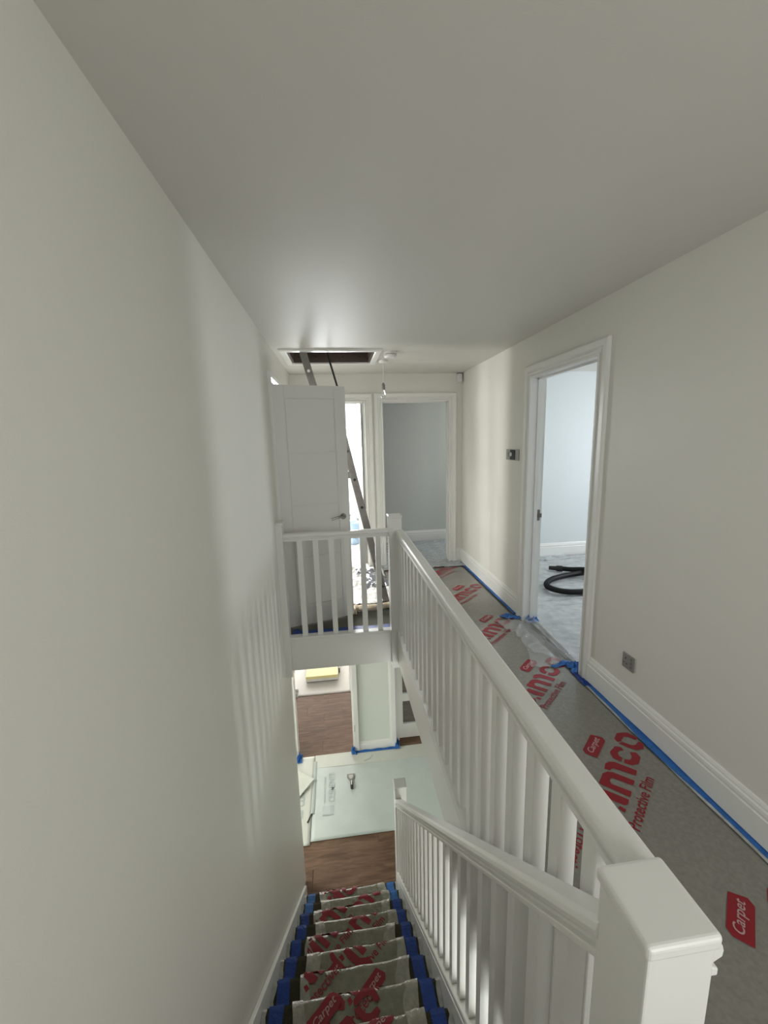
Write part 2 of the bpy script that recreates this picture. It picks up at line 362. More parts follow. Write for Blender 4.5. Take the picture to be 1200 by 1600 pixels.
# strike plate on the far jamb of the bedroom doorway, hinges on the far ones
mb = MB(); mb.box(WR+0.074, WR+0.102, DY1-0.004, DY1+0.001, 0.865, 0.955); mb.box(WR+0.085, WR+0.112, DY1-0.016, DY1-0.001, 0.893, 0.925)
tag(mb.obj('strike_plate', GREYPL, t1), 'small steel strike plate')
for zz in (1.79, 0.25):
    mb = MB(); mb.cyl((BX0+0.003, YF+0.085, zz-0.05), (BX0+0.003, YF+0.085, zz+0.05), 0.0075, n=10); mb.box(BX0-0.001, BX0+0.002, YF+0.045, YF+0.085, zz-0.05, zz+0.05)
    mb.obj('hinge', STEEL, t2)
    mb = MB(); mb.cyl((AX1-0.004, YF+0.095, zz-0.05), (AX1-0.004, YF+0.095, zz+0.05), 0.008, n=10); mb.box(AX1-0.002, AX1+0.001, YF+0.05, YF+0.095, zz-0.05, zz+0.05)
    mb.obj('hinge', STEEL, t3)

SKP = [(0, 0), (0.020, 0), (0.020, 0.122), (0.016, 0.127), (0.016, 0.134), (0.019, 0.138), (0.017, 0.152), (0.011, 0.157), (0.011, 0.164), (0.006, 0.174), (0.0, 0.176)]
def skirt(name, fr, a0, a1, z0, label, mt=GLOSS, hs=1.0):
    mb = MB(); mb.loft([[fr(a, d, z0+z*hs) for d, z in SKP] for a in (a0, a1)])
    return tag(mb.obj(name, mt), label, 'skirting', kind='structure')
skirt('baseboard_right', fr_right, -1.5, DY0-0.095, 0.0, 'tall moulded white skirting along the near stretch of the right wall')
skirt('baseboard_right_far', fr_right, DY1+0.095, YF, 0.0, 'white skirting between the bedroom doorway and the far wall')
skirt('baseboard_far', fr_far, BX1+0.095, WR, 0.0, 'short white skirting in the corner right of the far doorways')
skirt('baseboard_left', fr_left, 4.0, YF, 0.0, 'white skirting beyond the open landing door')
skirt('baseboard_bedroom', lambda a, d, z: (a, BYN-d, z), WR+0.12, BXE, 0.0, 'tall white skirting on the back wall of the bedroom')
skirt('baseboard_far_room', lambda a, d, z: (a, 5.92-d, z), 0.47, 3.0, 0.0, 'white skirting on the grey wall of the far room')
skirt('baseboard_pier', lambda a, d, z: (a, LY-d, z), LJX1+0.07, PX1-0.06, ZL, 'white skirting at the foot of the ground floor pier', hs=0.75)
# ground floor opening frame boards
mb = MB(); mb.box(LJX0-0.045, LJX0, LY-0.02, LY+0.12, ZL, -0.56); mb.box(LJX0-0.1, LJX0-0.03, LY-0.03, LY, ZL, -0.56)
tag(mb.obj('trim_5', GLOSS), 'narrow white door post at the left side of the living room opening', 'door frame', kind='structure')
mb = MB(); mb.box(LJX1-0.004, LJX1+0.045, LY-0.02, LY+0.14, ZL, -0.53); mb.box(LJX1+0.012, LJX1+0.075, LY-0.032, LY-0.018, ZL, -0.53)
t6 = tag(mb.obj('trim_6', GLOSS, bevel=0.004), 'white door post on the left edge of the ground floor pier', 'door frame', kind='structure')
mb = MB(); mb.cyl((LJX1+0.022, LY-0.026, -2.25), (LJX1+0.022, LY-0.026, -2.155), 0.007, n=10); mb.obj('hinge', STEEL, t6)
mb = MB(); mb.box(PX1-0.065, PX1, LY-0.022, LY+0.1, ZL, -0.53); mb.box(PX1-0.085, PX1-0.06, LY-0.012, LY, ZL, -0.53); mb.box(PX1, PX1+0.03, LY+0.06, LY+0.24, ZL, -0.53)
tag(mb.obj('trim_7', GLOSS, bevel=0.004), 'white door post on the right edge of the ground floor pier', 'door frame', kind='structure')

# ------------------------------------------------------------------ glazed ground floor door
def glazed_door():
    x0, x1, y, z0, z1 = 0.672, 1.45, LY+0.125, ZL+0.012, -0.58
    r = tag(MB().box(0, 0, 0, 0, 0, 0).obj('x', None), None) if False else None
    root = thing('door_glazed', ((x0+x1)/2, y, z0), 'white glazed door with dark panes right of the ground floor pier', 'door', kind='structure')
    mb = MB(); mb.box(x0, x0+0.085, y, y+0.035, z0, z1); mb.box(x1-0.085, x1, y, y+0.035, z0, z1); P(mb, 'stile', GLOSS, root, bevel=0.003)
    zs = [z0, ZL+0.226, ZL+0.573, ZL+0.689, ZL+1.052, ZL+1.168, ZL+1.53, ZL+1.646, z1-0.1]
    bars = [(z0, ZL+0.226), (ZL+0.573, ZL+0.689), (ZL+1.052, ZL+1.168), (ZL+1.53, ZL+1.646), (z1-0.1, z1)]
    for a, b in bars:
        P(MB().box(x0+0.085, x1-0.085, y, y+0.035, a, b), 'rail', GLOSS, root, bevel=0.003)
    for (a, b), (c, d) in zip(bars, bars[1:]):
        P(MB().box(x0+0.08, x1-0.08, y+0.014, y+0.020, b-0.004, c+0.004), 'pane', PANE, root)
glazed_door()

# ------------------------------------------------------------------ the open white landing door (left)
def landing_door():
    hx, hy = -0.463, 3.262; ex, ey = 0.102, 3.437
    L = math.hypot(ex-hx, ey-hy); ang = math.atan2(ey-hy, ex-hx)
    root = thing('door_landing', (hx, hy, 0.012), 'white four-panel door standing open in front of the ladder', 'door', kind='structure')
    root.rotation_euler = (0, 0, ang)
    t = 0.035; hh = 1.975
    def D(mb, name, m, par=root, bevel=0.0):
        return mb.obj(name, m, par, bevel=bevel)
    st = 0.095
    D(MB().box(0, L, 0.006, t-0.006, 0, hh), 'core', DOORP)
    D(MB().box(0, st, 0, t, 0, hh), 'stile', DOORP, bevel=0.002); D(MB().box(L-st, L, 0, t, 0, hh), 'stile', DOORP, bevel=0.002)
    D(MB().box(st, L-st, 0, t, hh-0.10, hh), 'top_rail', DOORP, bevel=0.002); D(MB().box(st, L-st, 0, t, 0, 0.17), 'bottom_rail', DOORP, bevel=0.002)
    zb = [0.17 + (hh-0.27)*k/4 for k in range(5)]
    for a, b in zip(zb, zb[1:]):
        D(MB().box(st+0.006, L-st-0.006, 0.002, t-0.002, a+0.005, b-0.005), 'panel', DOORP, bevel=0.003)
    hz = 0.905
    rose = D(MB().cyl((L-0.062, -0.009, hz), (L-0.062, 0.001, hz), 0.026, n=24), 'handle_rose', STEEL)
    lev = MB(); lev.cyl((L-0.062, -0.045, hz), (L-0.062, -0.005, hz), 0.010, n=12)
    lev.tube([(L-0.058, -0.045, hz), (L-0.085, -0.047, hz+0.004), (L-0.125, -0.046, hz+0.002), (L-0.165, -0.042, hz-0.008), (L-0.175, -0.04, hz-0.012)], 0.009, 10)
    D(lev, 'door_handle', STEEL)
    D(MB().box(L-0.001, L+0.002, 0.006, t-0.006, hz-0.03, hz+0.03).box(L, L+0.010, 0.012, t-0.013, hz-0.008, hz+0.008), 'latch', STEEL)
    for zz in (1.73, 0.2): D(MB().cyl((-0.004, -0.003, zz-0.05), (-0.004, -0.003, zz+0.05), 0.008, n=10), 'hinge', STEEL)
landing_door()
# leaf of the bright room, folded back at right angles to the far wall
def far_leaf(name, hx, hy, ang, L, label, handle):
    root = thing(name, (hx, hy, 0.012), label, 'door', kind='structure'); root.rotation_euler = (0, 0, ang)
    t = 0.035; hh = 1.965
    MB().box(0, L, 0.005, t-0.005, 0, hh).obj('core', DOORP, root)
    for a, b in ((0, 0.1), (L-0.1, L)): MB().box(a, b, 0, t, 0, hh).obj('stile', DOORP, root)
    MB().box(0.1, L-0.1, 0, t, hh-0.1, hh).obj('top_rail', DOORP, root); MB().box(0.1, L-0.1, 0, t, 0, 0.18).obj('bottom_rail', DOORP, root)
    for k in range(4):
        a = 0.18+(hh-0.28)*k/4; MB().box(0.106, L-0.106, 0.001, t-0.001, a+0.005, a+(hh-0.28)/4-0.005).obj('panel', DOORP, root, bevel=0.003)
    if handle:
        s = handle; yb = 0 if s < 0 else t
        m = MB(); m.cyl((L-0.06, yb+s*0.008, 0.93), (L-0.06, yb, 0.93), 0.026); m.cyl((L-0.06, yb+s*0.05, 0.93), (L-0.06, yb, 0.93), 0.009)
        m.cyl((L-0.055, yb+s*0.048, 0.93), (L-0.17, yb+s*0.045, 0.93), 0.009); m.obj('door_handle', STEEL, root)
    return root
far_leaf('door_bright_room', AX1-0.006, YF+0.108, math.radians(92), 0.74, 'white door folded back into the bright room behind the ladder', 1)
far_leaf('door_far_room', BX0+0.0, YF+0.112, math.radians(100), 0.77, 'white door folded back into the dim far room, only its handle showing', -1)

# ------------------------------------------------------------------ staircase
stair = thing('staircase', (0, Y0, ZL), 'steep white painted staircase going down from the landing to the hall', 'staircase')
XS0, XS1 = WL+0.022, 0.370
for n in range(1, 13):
    yn, z = Y0+G*n, -RZ*n
    P(MB().box(XS0, XS1, yn-G-0.02, yn, z-0.024, z), 'tread', GLOSS, stair)
for n in range(1, 14):
    yr = Y0+G*(n-1)-0.020
    P(MB().box(XS0, XS1, yr, yr+0.012, -RZ*n, -RZ*(n-1)-0.0245), 'riser', GLOSS, stair)
def string(x0, x1, c, y_a, y_b, name, thick=0.27):
    pts = []
    za = -SL*(y_a-Y0)+c; zb = -SL*(y_b-Y0)+c
    prof = [(y_a, za), (y_b, zb), (y_b, ZL), (y_b-0.28, ZL), (y_a, za-thick)]
    return P(MB().loft([[(x, y, z) for y, z in prof] for x in (x0, x1)]), name, GLOSS, stair, bevel=0.004)
string(WL+0.001, WL+0.022, 0.062, 0.3, 3.13, 'wall_string')
string(XS1, XS1+0.035, 0.062, Y0+0.07, 3.02, 'outer_string')
# panelled wall closing the side of the flight
prof = [(0.45, -0.27), (0.45, ZL), (2.72, ZL), (2.72, -SL*(2.72-Y0)-0.19)]
tag(MB().loft([[(x, y, z) for y, z in prof] for x in (XS1+0.036, XS1+0.05)]).obj('wall_spandrel', W_WALL), 'white panelling closing the triangle under the stair flight', 'wall', kind='structure')

# draped surfaces down the steps
def stair_path(off, y_start=0.05):
    pts = [(y_start, off)]
    for n in range(0, 13):
        yn, z = Y0+G*n, -RZ*n
        r = 0.010+off
        pts += [(yn-0.012, z+off), (yn-0.001+off*0.5, z+off-0.004), (yn+off, z-0.010), (yn+off-0.001, z-0.026)]
        if n < 13:
            yb = yn-0.014+off
            zb = -RZ*(n+1)+off
            pts += [(yb, z-0.05), (yb, z-0.11), (yb+0.002, zb+0.012), (yb+0.012, zb)]
            if n == 12: break
            pts += [(yb+0.07, zb), (yb+0.13, zb)]
    return pts
def path_fn(pts):
    cum = [0.0]
    for a, b in zip(pts, pts[1:]): cum.append(cum[-1]+math.hypot(b[0]-a[0], b[1]-a[1]))
    def f(s):
        s = max(0, min(cum[-1]-1e-6, s))
        lo = 0
        hi = len(cum)-1
        while hi-lo > 1:
            m = (lo+hi)//2
            if cum[m] <= s: lo = m
            else: hi = m
        t = (s-cum[lo])/(cum[hi]-cum[lo]+1e-9)
        return pts[lo][0]+t*(pts[hi][0]-pts[lo][0]), pts[lo][1]+t*(pts[hi][1]-pts[lo][1])
    return f, cum
cp = stair_path(0.008)
mb = MB(); mb.loft([[(x, y, z) for x in (XS0+0.002, XS1-0.002)] for y, z in cp], close=False)
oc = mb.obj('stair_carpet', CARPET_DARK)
so = oc.modifiers.new('thick', 'SOLIDIFY'); so.thickness = 0.006; so.offset = 0
tag(oc, 'dark olive grey carpet fitted down the whole stair flight', 'carpet')

fp = stair_path(0.015, 0.12); ffn, fcum = path_fn(fp); FL = fcum[-1]
def film_edge(s, side):
    k = fbm(s*2.2, side*7.0, 3.0, 3)
    return (-0.300+0.035*k) if side < 0 else (0.255+0.035*k)
def film_pos(s, x, lift=0.0):
    y, z = ffn(s)
    wv = 0.0035*fbm(x*9, s*14, 1.7, 3)
    # gathered folds near the nosings and the edges
    e = max(0, (abs(x+0.02)-0.17))*0.06
    wv += e*(0.5+0.5*math.sin(s*31+x*20))
    return (x, y+lift*0.7+max(0, wv)*0.7, z+lift*0.7+max(0, wv)*0.8)
ns = int(FL/0.012); rows = []
mb = grid(lambda u, v: film_pos(v*FL, film_edge(v*FL, -1)*(1-u)+film_edge(v*FL, 1)*u), 26, ns)
film_s = mb.obj('stair_film', FILM_S, smooth=True)
so = film_s.modifiers.new('thick', 'SOLIDIFY'); so.thickness = 0.001; so.offset = -1
tag(film_s, 'crinkled clear carpet film with red print running down the stairs', 'protective film')
# milky folded-over hems of the film
for side in (-1, 1):
    def hem(u, v, side=side):
        s = v*FL; x = film_edge(s, side); xi = x-side*(0.055+0.035*fbm(s*5, side*5, 9, 3))
        q = film_pos(s, (x+side*0.006)*(1-u)+xi*u, 0.0055+0.006*max(0, fbm(s*9, u*4, side, 3))); return q
    o = grid(hem, 4, ns//2).obj('folded_hem', HEM, film_s, smooth=True)

# blue tape on both ends of every step, and the milky torn film edge beside it
tape_r = thing('stair_tape', (0, Y0, ZL), 'strips of blue masking tape, coloured dim on the upper steps, down both edges of the stair carpet', 'tape')
for side in (-1, 1):
    for n in range(0, 13):
        s_y0, s_y1 = Y0+G*(n-1)-0.005, Y0+G*n
        z = -RZ*n
        off = 0.0125
        pts = [(s_y0+0.010, z+off), (s_y0+0.11, z+off), (s_y1-0.012, z+off), (s_y1+off*0.6, z+off-0.003), (s_y1+off, z-0.010), (s_y1-0.014+off, z-0.05), (s_y1-0.014+off, -RZ*(n+1)+0.02)]
        if n == 12: pts = pts[:-1]+[(s_y1-0.014+off, z-0.12)]
        xo = (XS0+0.030) if side < 0 else (XS1-0.032)
        rings = []
        wdt = 0.062
        for i, (y, zz) in enumerate(pts):
            j = 0.010*fbm(n*3.1+i*1.7, side*2.0, 5.5, 2)
            rings.append([(xo+j*0.5, y, zz), (xo-side*wdt+j, y, zz)])
        o = P(MB().loft(rings, close=False), 'tape_strip', TAPE if n >= 11 else TAPE_DIM, tape_r)  # lit tape colour on the bottom steps, shaded copy above
        so = o.modifiers.new('t', 'SOLIDIFY'); so.thickness = 0.0012; so.offset = 0
for side in (-1, 1):
    rings = []
    sp = stair_path(0.0135, 0.12); sf, sc = path_fn(sp)
    nn = int(sc[-1]/0.02)
    for i in range(nn+1):
        y, z = sf(sc[-1]*i/nn); j = 0.010*fbm(i*0.35, side*4.0, 2.0, 3)
        xo = (XS0+0.001) if side < 0 else (XS1-0.001)
        rings.append([(xo, y, z), (xo-side*(0.020+j), y, z)])
    o = P(MB().loft(rings, close=False), 'torn_film_edge', FILM_W, tape_r)
    so = o.modifiers.new('t', 'SOLIDIFY'); so.thickness = 0.001; so.offset = 0

# ------------------------------------------------------------------ balustrades
RP = [(-0.022, 0), (0.022, 0), (0.030, -0.006), (0.033, -0.016), (0.032, -0.026), (0.025, -0.030), (0.017, -0.035), (0.018, -0.042),
      (0.028, -0.046), (0.028, -0.058), (-0.028, -0.058), (-0.028, -0.046), (-0.018, -0.042), (-0.017, -0.035), (-0.025, -0.030), (-0.032, -0.026), (-0.033, -0.016), (-0.030, -0.006)]
BP = [(-0.030, 0), (0.030, 0), (0.034, -0.006), (0.034, -0.014), (0.030, -0.022), (0.030, -0.034), (-0.030, -0.034), (-0.030, -0.022), (-0.034, -0.014), (-0.034, -0.006)]
def newel(root, xc, yc, z0, ztop, w=0.10, cap=0.11, half=None, name='newel_post'):
    x0, x1 = xc-w/2, xc+w/2
    cx0, cx1 = xc-cap/2, xc+cap/2
    if half: x1 = half; cx1 = half; 
    if half: x0 = xc-w/2; cx0 = x0
    a = P(MB().box(x0, x1, yc-w/2, yc+w/2, z0, ztop-0.018), name, GLOSS, root, bevel=0.003)
    if half: cx0, cx1 = x0, x1+0.01
    mb = MB(); r = 0.008
    zc = ztop-0.024
    mb.box(cx0, cx1, yc-cap/2, yc+cap/2, zc, ztop)
    b = mb.obj('newel_cap', GLOSS, None, bevel=0.007); b.parent = a; b.modifiers[0].segments = 4
    return a
# long landing balustrade
XB = 0.466; ZR = 0.862; YN0 = 0.373; yc0 = YN0+0.055
bal_l = thing('landing_balustrade', (XB, 1.7, 0), 'long white balustrade running down the middle, level along the landing', 'balustrade')
newel(bal_l, 0.427, yc0, -0.45, 0.8917)
newel(bal_l, 0.434, YN+0.045, -0.30, 0.975)
P(MB().loft([[(XB+d, y, ZR+z) for d, z in RP] for y in (YN0+0.012, YN+0.002)]), 'handrail', GLOSS, bal_l, smooth=False, bevel=0.002)
P(MB().loft([[(XB+0.002+d, y, 0.030+z) for d, z in BP] for y in (yc0+0.045, YN+0.002)]), 'base_rail', GLOSS, bal_l, bevel=0.002)
bmesh_l = MB().box(-0.0205, 0.0205, -0.0205, 0.0205, 0, ZR-0.05-0.028).mesh('baluster'); bmesh_l.materials.append(GLOSS)
for k in range(21):
    o = bpy.data.objects.new('baluster', bmesh_l); COL.objects.link(o); o.parent = bal_l
    o.location = (0, 0.60+0.117*k-1.7, 0.028)
    b = o.modifiers.new('b', 'BEVEL'); b.width = 0.002; b.segments = 1
# fascia of the landing floor edge along the stairwell
tag(MB().box(0.437, 0.4515, yc0+0.045, YN+0.01, -0.264, -0.004).obj('trim_8', GLOSS, bevel=0.002), 'white fascia board covering the floor edge under the long balustrade', 'fascia', kind='structure')
# cross balustrade
bal_c = thing('cross_balustrade', (0, YN+0.04, 0), 'short white balustrade across the far end of the stairwell', 'balustrade')
newel(bal_c, WL+0.045, YN+0.045, -0.30, 0.962, half=WL+0.048, name='half_newel')
yb = YN+0.047; ZC = 0.866
P(MB().loft([[(x, yb+d, ZC+z) for d, z in RP] for x in (WL+0.047, 0.391)]), 'handrail', GLOSS, bal_c, bevel=0.002)
P(MB().loft([[(x, yb-0.006+d, 0.030+z) for d, z in BP] for x in (WL+0.047, 0.391)]), 'base_rail', GLOSS, bal_c, bevel=0.002)
for k in range(6):
    o = bpy.data.objects.new('baluster', bmesh_l); COL.objects.link(o); o.parent = bal_c
    o.location = (-0.303+0.1205*k, yb-YN-0.04, 0.028)
mb = MB().box(WL+0.048, 0.389, YN+0.030, YN+0.045, -0.262, -0.004); mb.box(WL+0.048, 0.389, YN+0.022, YN+0.032, -0.045, -0.004)
tag(mb.obj('trim_9', GLOSS, bevel=0.002), 'white fascia board under the short balustrade across the stairwell', 'fascia', kind='structure')
tag(MB().box(WL, 0.452, YN+0.0455, 3.10, SLAB, 0.0).obj('trim_10', GLOSS), 'landing edge timber behind the fascia across the stairwell', 'fascia', kind='structure')
# stair balustrade
XR = 0.404
bal_s = thing('stair_balustrade', (XR, 3.06, ZL), 'white sloping balustrade following the stairs down on the right', 'balustrade')
newel(bal_s, 0.427, 3.065, ZL, -1.43)
def zline(y, c): return -SL*(y-Y0)+c
k = math.sqrt(1+SL*SL)
P(MB().loft([[(XR+d, y, zline(y, 0.866)+z*k) for d, z in RP] for y in (yc0+0.043, 3.022)]), 'handrail', GLOSS, bal_s, bevel=0.002)
P(MB().loft([[(XR-0.006+d*0.8, y, zline(y, 0.098)+z*k) for d, z in BP] for y in (yc0+0.05, 3.022)]), 'base_rail', GLOSS, bal_s, bevel=0.002)
hb = 0.866-0.098
bm_s = MB().loft([[(sx*0.019, -0.019, 0+SL*0.019*0), (sx*0.019, 0.019, -SL*0.038), (sx*0.019, 0.019, hb-0.065*1-SL*0.038), (sx*0.019, -0.019, hb-0.065)] for sx in (-1, 1)]).mesh('stair_baluster'); bm_s.materials.append(GLOSS)
for kk in range(23):
    y = 0.575+0.1069*kk
    if y > 2.99: break
    o = bpy.data.objects.new('baluster', bm_s); COL.objects.link(o); o.parent = bal_s
    o.location = (0, y-3.065+0.005, zline(y-0.019, 0.092)-ZL)

# ------------------------------------------------------------------ printed words (flat print on the films)
def text_mesh(body, size=1.0, bold=0.0, shear=0.0):
    c = bpy.data.curves.new('print', 'FONT'); c.body = body; c.size = size; c.offset = bold; c.shear = shear; c.resolution_u = 3
    o = bpy.data.objects.new('print_tmp', c); COL.objects.link(o)
    dg = bpy.context.evaluated_depsgraph_get(); me = bpy.data.meshes.new_from_object(o.evaluated_get(dg))
    vs = [tuple(v.co) for v in me.vertices]; fs = [tuple(p.vertices) for p in me.polygons]
    bpy.data.objects.remove(o); bpy.data.curves.remove(c); bpy.data.meshes.remove(me)
    return vs, fs
def fit(tm, u0, u1, v0, v1):
    vs, fs = tm; xs = [v[0] for v in vs]; ys = [v[1] for v in vs]
    ax, bx, ay, by = min(xs), max(xs), min(ys), max(ys)
    return [((v[0]-ax)/(bx-ax)*(u1-u0)+u0, (v[1]-ay)/(by-ay)*(v1-v0)+v0, 0) for v in vs], fs
T_FILM = fit(text_mesh('Protective Film', bold=0.012), 0.0, 0.325, -0.012, 0.034)
T_CARP = fit(text_mesh('Carpet', bold=0.010, shear=0.2), 0.316, 0.440, 0.232, 0.272)
BIG = [  # stencil letters t i m c o, outlines in the print's own plane
 [(0.020,0.150),(0.020,0.175),(0.030,0.200),(0.052,0.200),(0.048,0.160),(0.052,0.080),(0.030,0.062),(0.010,0.085)],
 [(0.058,0.120),(0.075,0.120),(0.080,0.150),(0.056,0.152)],
 [(0.056,0.052),(0.076,0.052),(0.078,0.075),(0.060,0.078)],
 [(0.087,0.107),(0.094,0.061),(0.106,0.052),(0.136,0.052),(0.127,0.130),(0.124,0.152),(0.092,0.152)],
 [(0.153,0.051),(0.190,0.053),(0.178,0.128),(0.190,0.139),(0.206,0.140),(0.216,0.134),(0.228,0.054),(0.262,0.055),(0.252,0.141),(0.240,0.160),(0.216,0.174),(0.145,0.173)],
 [(0.297,0.056),(0.333,0.058),(0.324,0.150),(0.308,0.170),(0.285,0.180),(0.250,0.175),(0.255,0.152),(0.270,0.150),(0.280,0.142)],
 [(0.436,0.172),(0.379,0.182),(0.347,0.162),(0.345,0.126),(0.376,0.126),(0.380,0.142),(0.398,0.152),(0.418,0.148),(0.434,0.134),(0.449,0.148)],
 [(0.457,0.085),(0.436,0.062),(0.384,0.060),(0.353,0.082),(0.346,0.113),(0.374,0.117),(0.382,0.100),(0.396,0.093),(0.418,0.095),(0.438,0.108)],
 [(0.584,0.147),(0.545,0.187),(0.492,0.187),(0.478,0.172),(0.494,0.155),(0.508,0.158),(0.540,0.152),(0.551,0.136),(0.549,0.104),(0.572,0.095)],
 [(0.546,0.091),(0.546,0.068),(0.507,0.060),(0.474,0.086),(0.468,0.120),(0.470,0.163),(0.493,0.150),(0.498,0.110),(0.512,0.096)],
]
BADGE = [(0.297,0.218),(0.443,0.218),(0.462,0.236),(0.446,0.287),(0.310,0.287),(0.293,0.270)]
def prints(name, parent, place, ok, shapes, m, step=0.014):
    """triangulate flat outlines, cut them fine, map them onto a surface and drop what falls off it"""
    bm = bmesh.new()
    for vs, fs in shapes:
        bv = [bm.verts.new((v[0], v[1], 0)) for v in vs]
        for f in fs:
            try: bm.faces.new([bv[i] for i in f])
            except ValueError: pass
    bm.normal_update()
    bmesh.ops.triangulate(bm, faces=bm.faces, ngon_method='EAR_CLIP')
    for _ in range(5):
        es = [e for e in bm.edges if e.calc_length() > step]
        if not es: break
        bmesh.ops.subdivide_edges(bm, edges=es, cuts=1)
        bmesh.ops.triangulate(bm, faces=bm.faces)
    bad = [f for f in bm.faces if not ok(f.calc_center_median())]
    bmesh.ops.delete(bm, geom=bad, context='FACES')
    if not bm.faces: bm.free(); return None
    for v in bm.verts: v.co = Vector(place(v.co))
    bmesh.ops.recalc_face_normals(bm, faces=bm.faces)
    me = bpy.data.meshes.new(name); bm.to_mesh(me); bm.free()
    o = link(name, me, m, parent)
    return o
poly = lambda p: ([(a, b, 0) for a, b in p], [tuple(range(len(p)))])
def logo(parent, ax, ay, ang, place, ok, up_=0.0, step=0.014):
    ca, sa = math.cos(ang), math.sin(ang)
    T = lambda sh: ([(ax+v[0]*ca-v[1]*sa, ay+v[0]*sa+v[1]*ca, 0) for v in sh[0]], sh[1])
    prints('brand_print', parent, lambda c: place(c, 0.0012+up_), ok, [T(poly(p)) for p in BIG]+[T(T_FILM)], RED, step)
    b = prints('carpet_badge', parent, lambda c: place(c, 0.0019+up_), ok, [T(poly(BADGE))], RED, step)
    t = prints('badge_lettering', b or parent, lambda c: place(c, 0.0027+up_), ok, [T(T_CARP)], PINK, step)

# landing film
def film_x(y, side):
    k = fbm(y*2.4, side*3.3, 0.7, 3)
    if side > 0: return 1.482+0.008*k-(0.035 if 2.3 < y < 3.12 else 0)*0
    return 0.505
def fz(x, y): return 0.0045+0.0030*(0.5+0.5*fbm(x*4, y*4, 2.2, 2))+0.0035*(0.5+0.5*fbm(x*8, y*7, 7.2, 2))*max(0, min(1, (3.3-y)*3))*max(0, min(1, (y-2.2)*4))*max(0, min(1, (x-1.2)*5))
FY0, FY1 = -1.2, 4.74
mb = grid(lambda u, v: ((lambda y: ((lambda x: (x, y, fz(x, y)))(film_x(y, -1)*(1-u)+film_x(y, 1)*u)))(FY0+(FY1-FY0)*v)), 44, 240)
film_l = mb.obj('landing_film', FILM, smooth=True)
so = film_l.modifiers.new('t', 'SOLIDIFY'); so.thickness = 0.001; so.offset = -1
tag(film_l, 'grey carpet film with big red lettering laid along the landing passage', 'protective film')
U = math.radians(41.54)
okl = lambda c: 0.51 < c.x < film_x(c.y, 1)-0.003 and FY0 < c.y < FY1-0.01
pll = lambda c, l: (c.x, c.y, fz(c.x, c.y)+l+0.0004)
for i in range(-2, 6):
    dx = [0, 0, 0.0, 0.018, 0.005, -0.012, -0.012, -0.015][i+2]
    logo(film_l, 1.110+dx, 1.227+0.7525*i-(0.012 if i > 0 else 0), U, pll, okl, step=0.022)
for i in range(-1, 6):      # second column, printed the other way up, mostly hidden by the rail
    logo(film_l, 0.905, 1.262+0.7525*i, U+math.pi, pll, lambda c: okl(c) and c.x < 1.02, step=0.022)
# stair film print
def oks(c): return 0.03 < c.y < FL-0.02 and film_edge(c.y, -1)+0.012 < c.x < film_edge(c.y, 1)-0.012
pls = lambda c, l: film_pos(c.y, c.x, l*1.3+0.0012)
for i in range(0, 8):
    logo(film_s, -0.06, 0.25+0.7525*i-0.30, U, pls, oks, step=0.014)
    logo(film_s, -0.50, 0.25+0.7525*i+0.02, U, pls, oks, 0.0022, step=0.014)
    logo(film_s, -0.28, 0.25+0.7525*i+0.076, U, pls, oks, 0.0044, step=0.014)

# milky strip between film and tape, then blue tape along the right skirting
mb = MB(); rings = []
for i in range(0, 141):
    y = -1.4+i*0.0262
    a = 1.478+0.006*fbm(y*3, 1, 1, 3)
    rings.append([(a, y, 0.0075), (a+0.020, y, 0.0085), (1.5105, y, 0.009)])
mb.loft(rings, close=False)
o = mb.obj('film_edge_strip', FILM_W); o.modifiers.new('t', 'SOLIDIFY').thickness = 0.001
tag(o, 'milky turned-up edge of the film beside the right skirting', 'film edge')
def tape_run(y0, y1, wf, label, name='masking_tape', m=TAPE, x_face=1.512):
    n = max(4, int((y1-y0)/0.02)); rings = []
    for i in range(n+1):
        y = y0+(y1-y0)*i/n; wd = wf(y)
        rings.append([(x_face-0.0015-wd, y, 0.0105), (x_face-0.0015, y, 0.0105+0.001), (x_face-0.0015, y, 0.012+0.35*wd)])
    o = MB().loft(rings, close=False).obj(name, m)
    so = o.modifiers.new('t', 'SOLIDIFY'); so.thickness = 0.001; so.offset = 0
    return tag(o, label, 'tape')
tape_run(-1.4, 2.17, lambda y: 0.011+0.011*max(0, math.sin((y-0.85)*1.9))+0.005*fbm(y*4, 2, 2, 3)+(0.012 if 1.3 < y < 1.9 else 0)*math.sin((y-1.3)/0.6*math.pi), 'blue masking tape along the near right skirting')
tape_run(3.19, 4.79, lambda y: 0.018+0.007*fbm(y*5, 3, 2, 3), 'blue masking tape along the far stretch of right skirting')
def crumple(name, cx, cy, z, sx, sy, hgt, label, seed, m=TAPE, rot=0.0):
    ca, sa = math.cos(rot), math.sin(rot)
    def f(u, v):
        x, y = (u-.5)*sx, (v-.5)*sy
        e = 1-max(abs(u-.5), abs(v-.5))*2
        k = 1+0.35*fbm(math.atan2(y, x)*1.5, seed, 0, 2)*(1-e)
        hh = hgt*max(0, min(1, e*3))*abs(fbm(u*5, v*5, seed, 4)+0.25)*1.6
        x *= k; y *= k
        return (cx+x*ca-y*sa, cy+x*sa+y*ca, z+hh)
    o = grid(f, 14, 14).obj(name, m, smooth=False)
    so = o.modifiers.new('t', 'SOLIDIFY'); so.thickness = 0.001; so.offset = 1
    return tag(o, label, 'tape')
crumple('masking_tape', 1.535, 2.325, 0.013, 0.10, 0.10, 0.028, 'crumpled blue tape ball at the near foot of the bedroom door frame', 3.1)
crumple('masking_tape', 1.455, 2.372, 0.013, 0.15, 0.035, 0.012, 'torn blue tape tail pointing left from the near door frame foot', 5.3, rot=0.25)
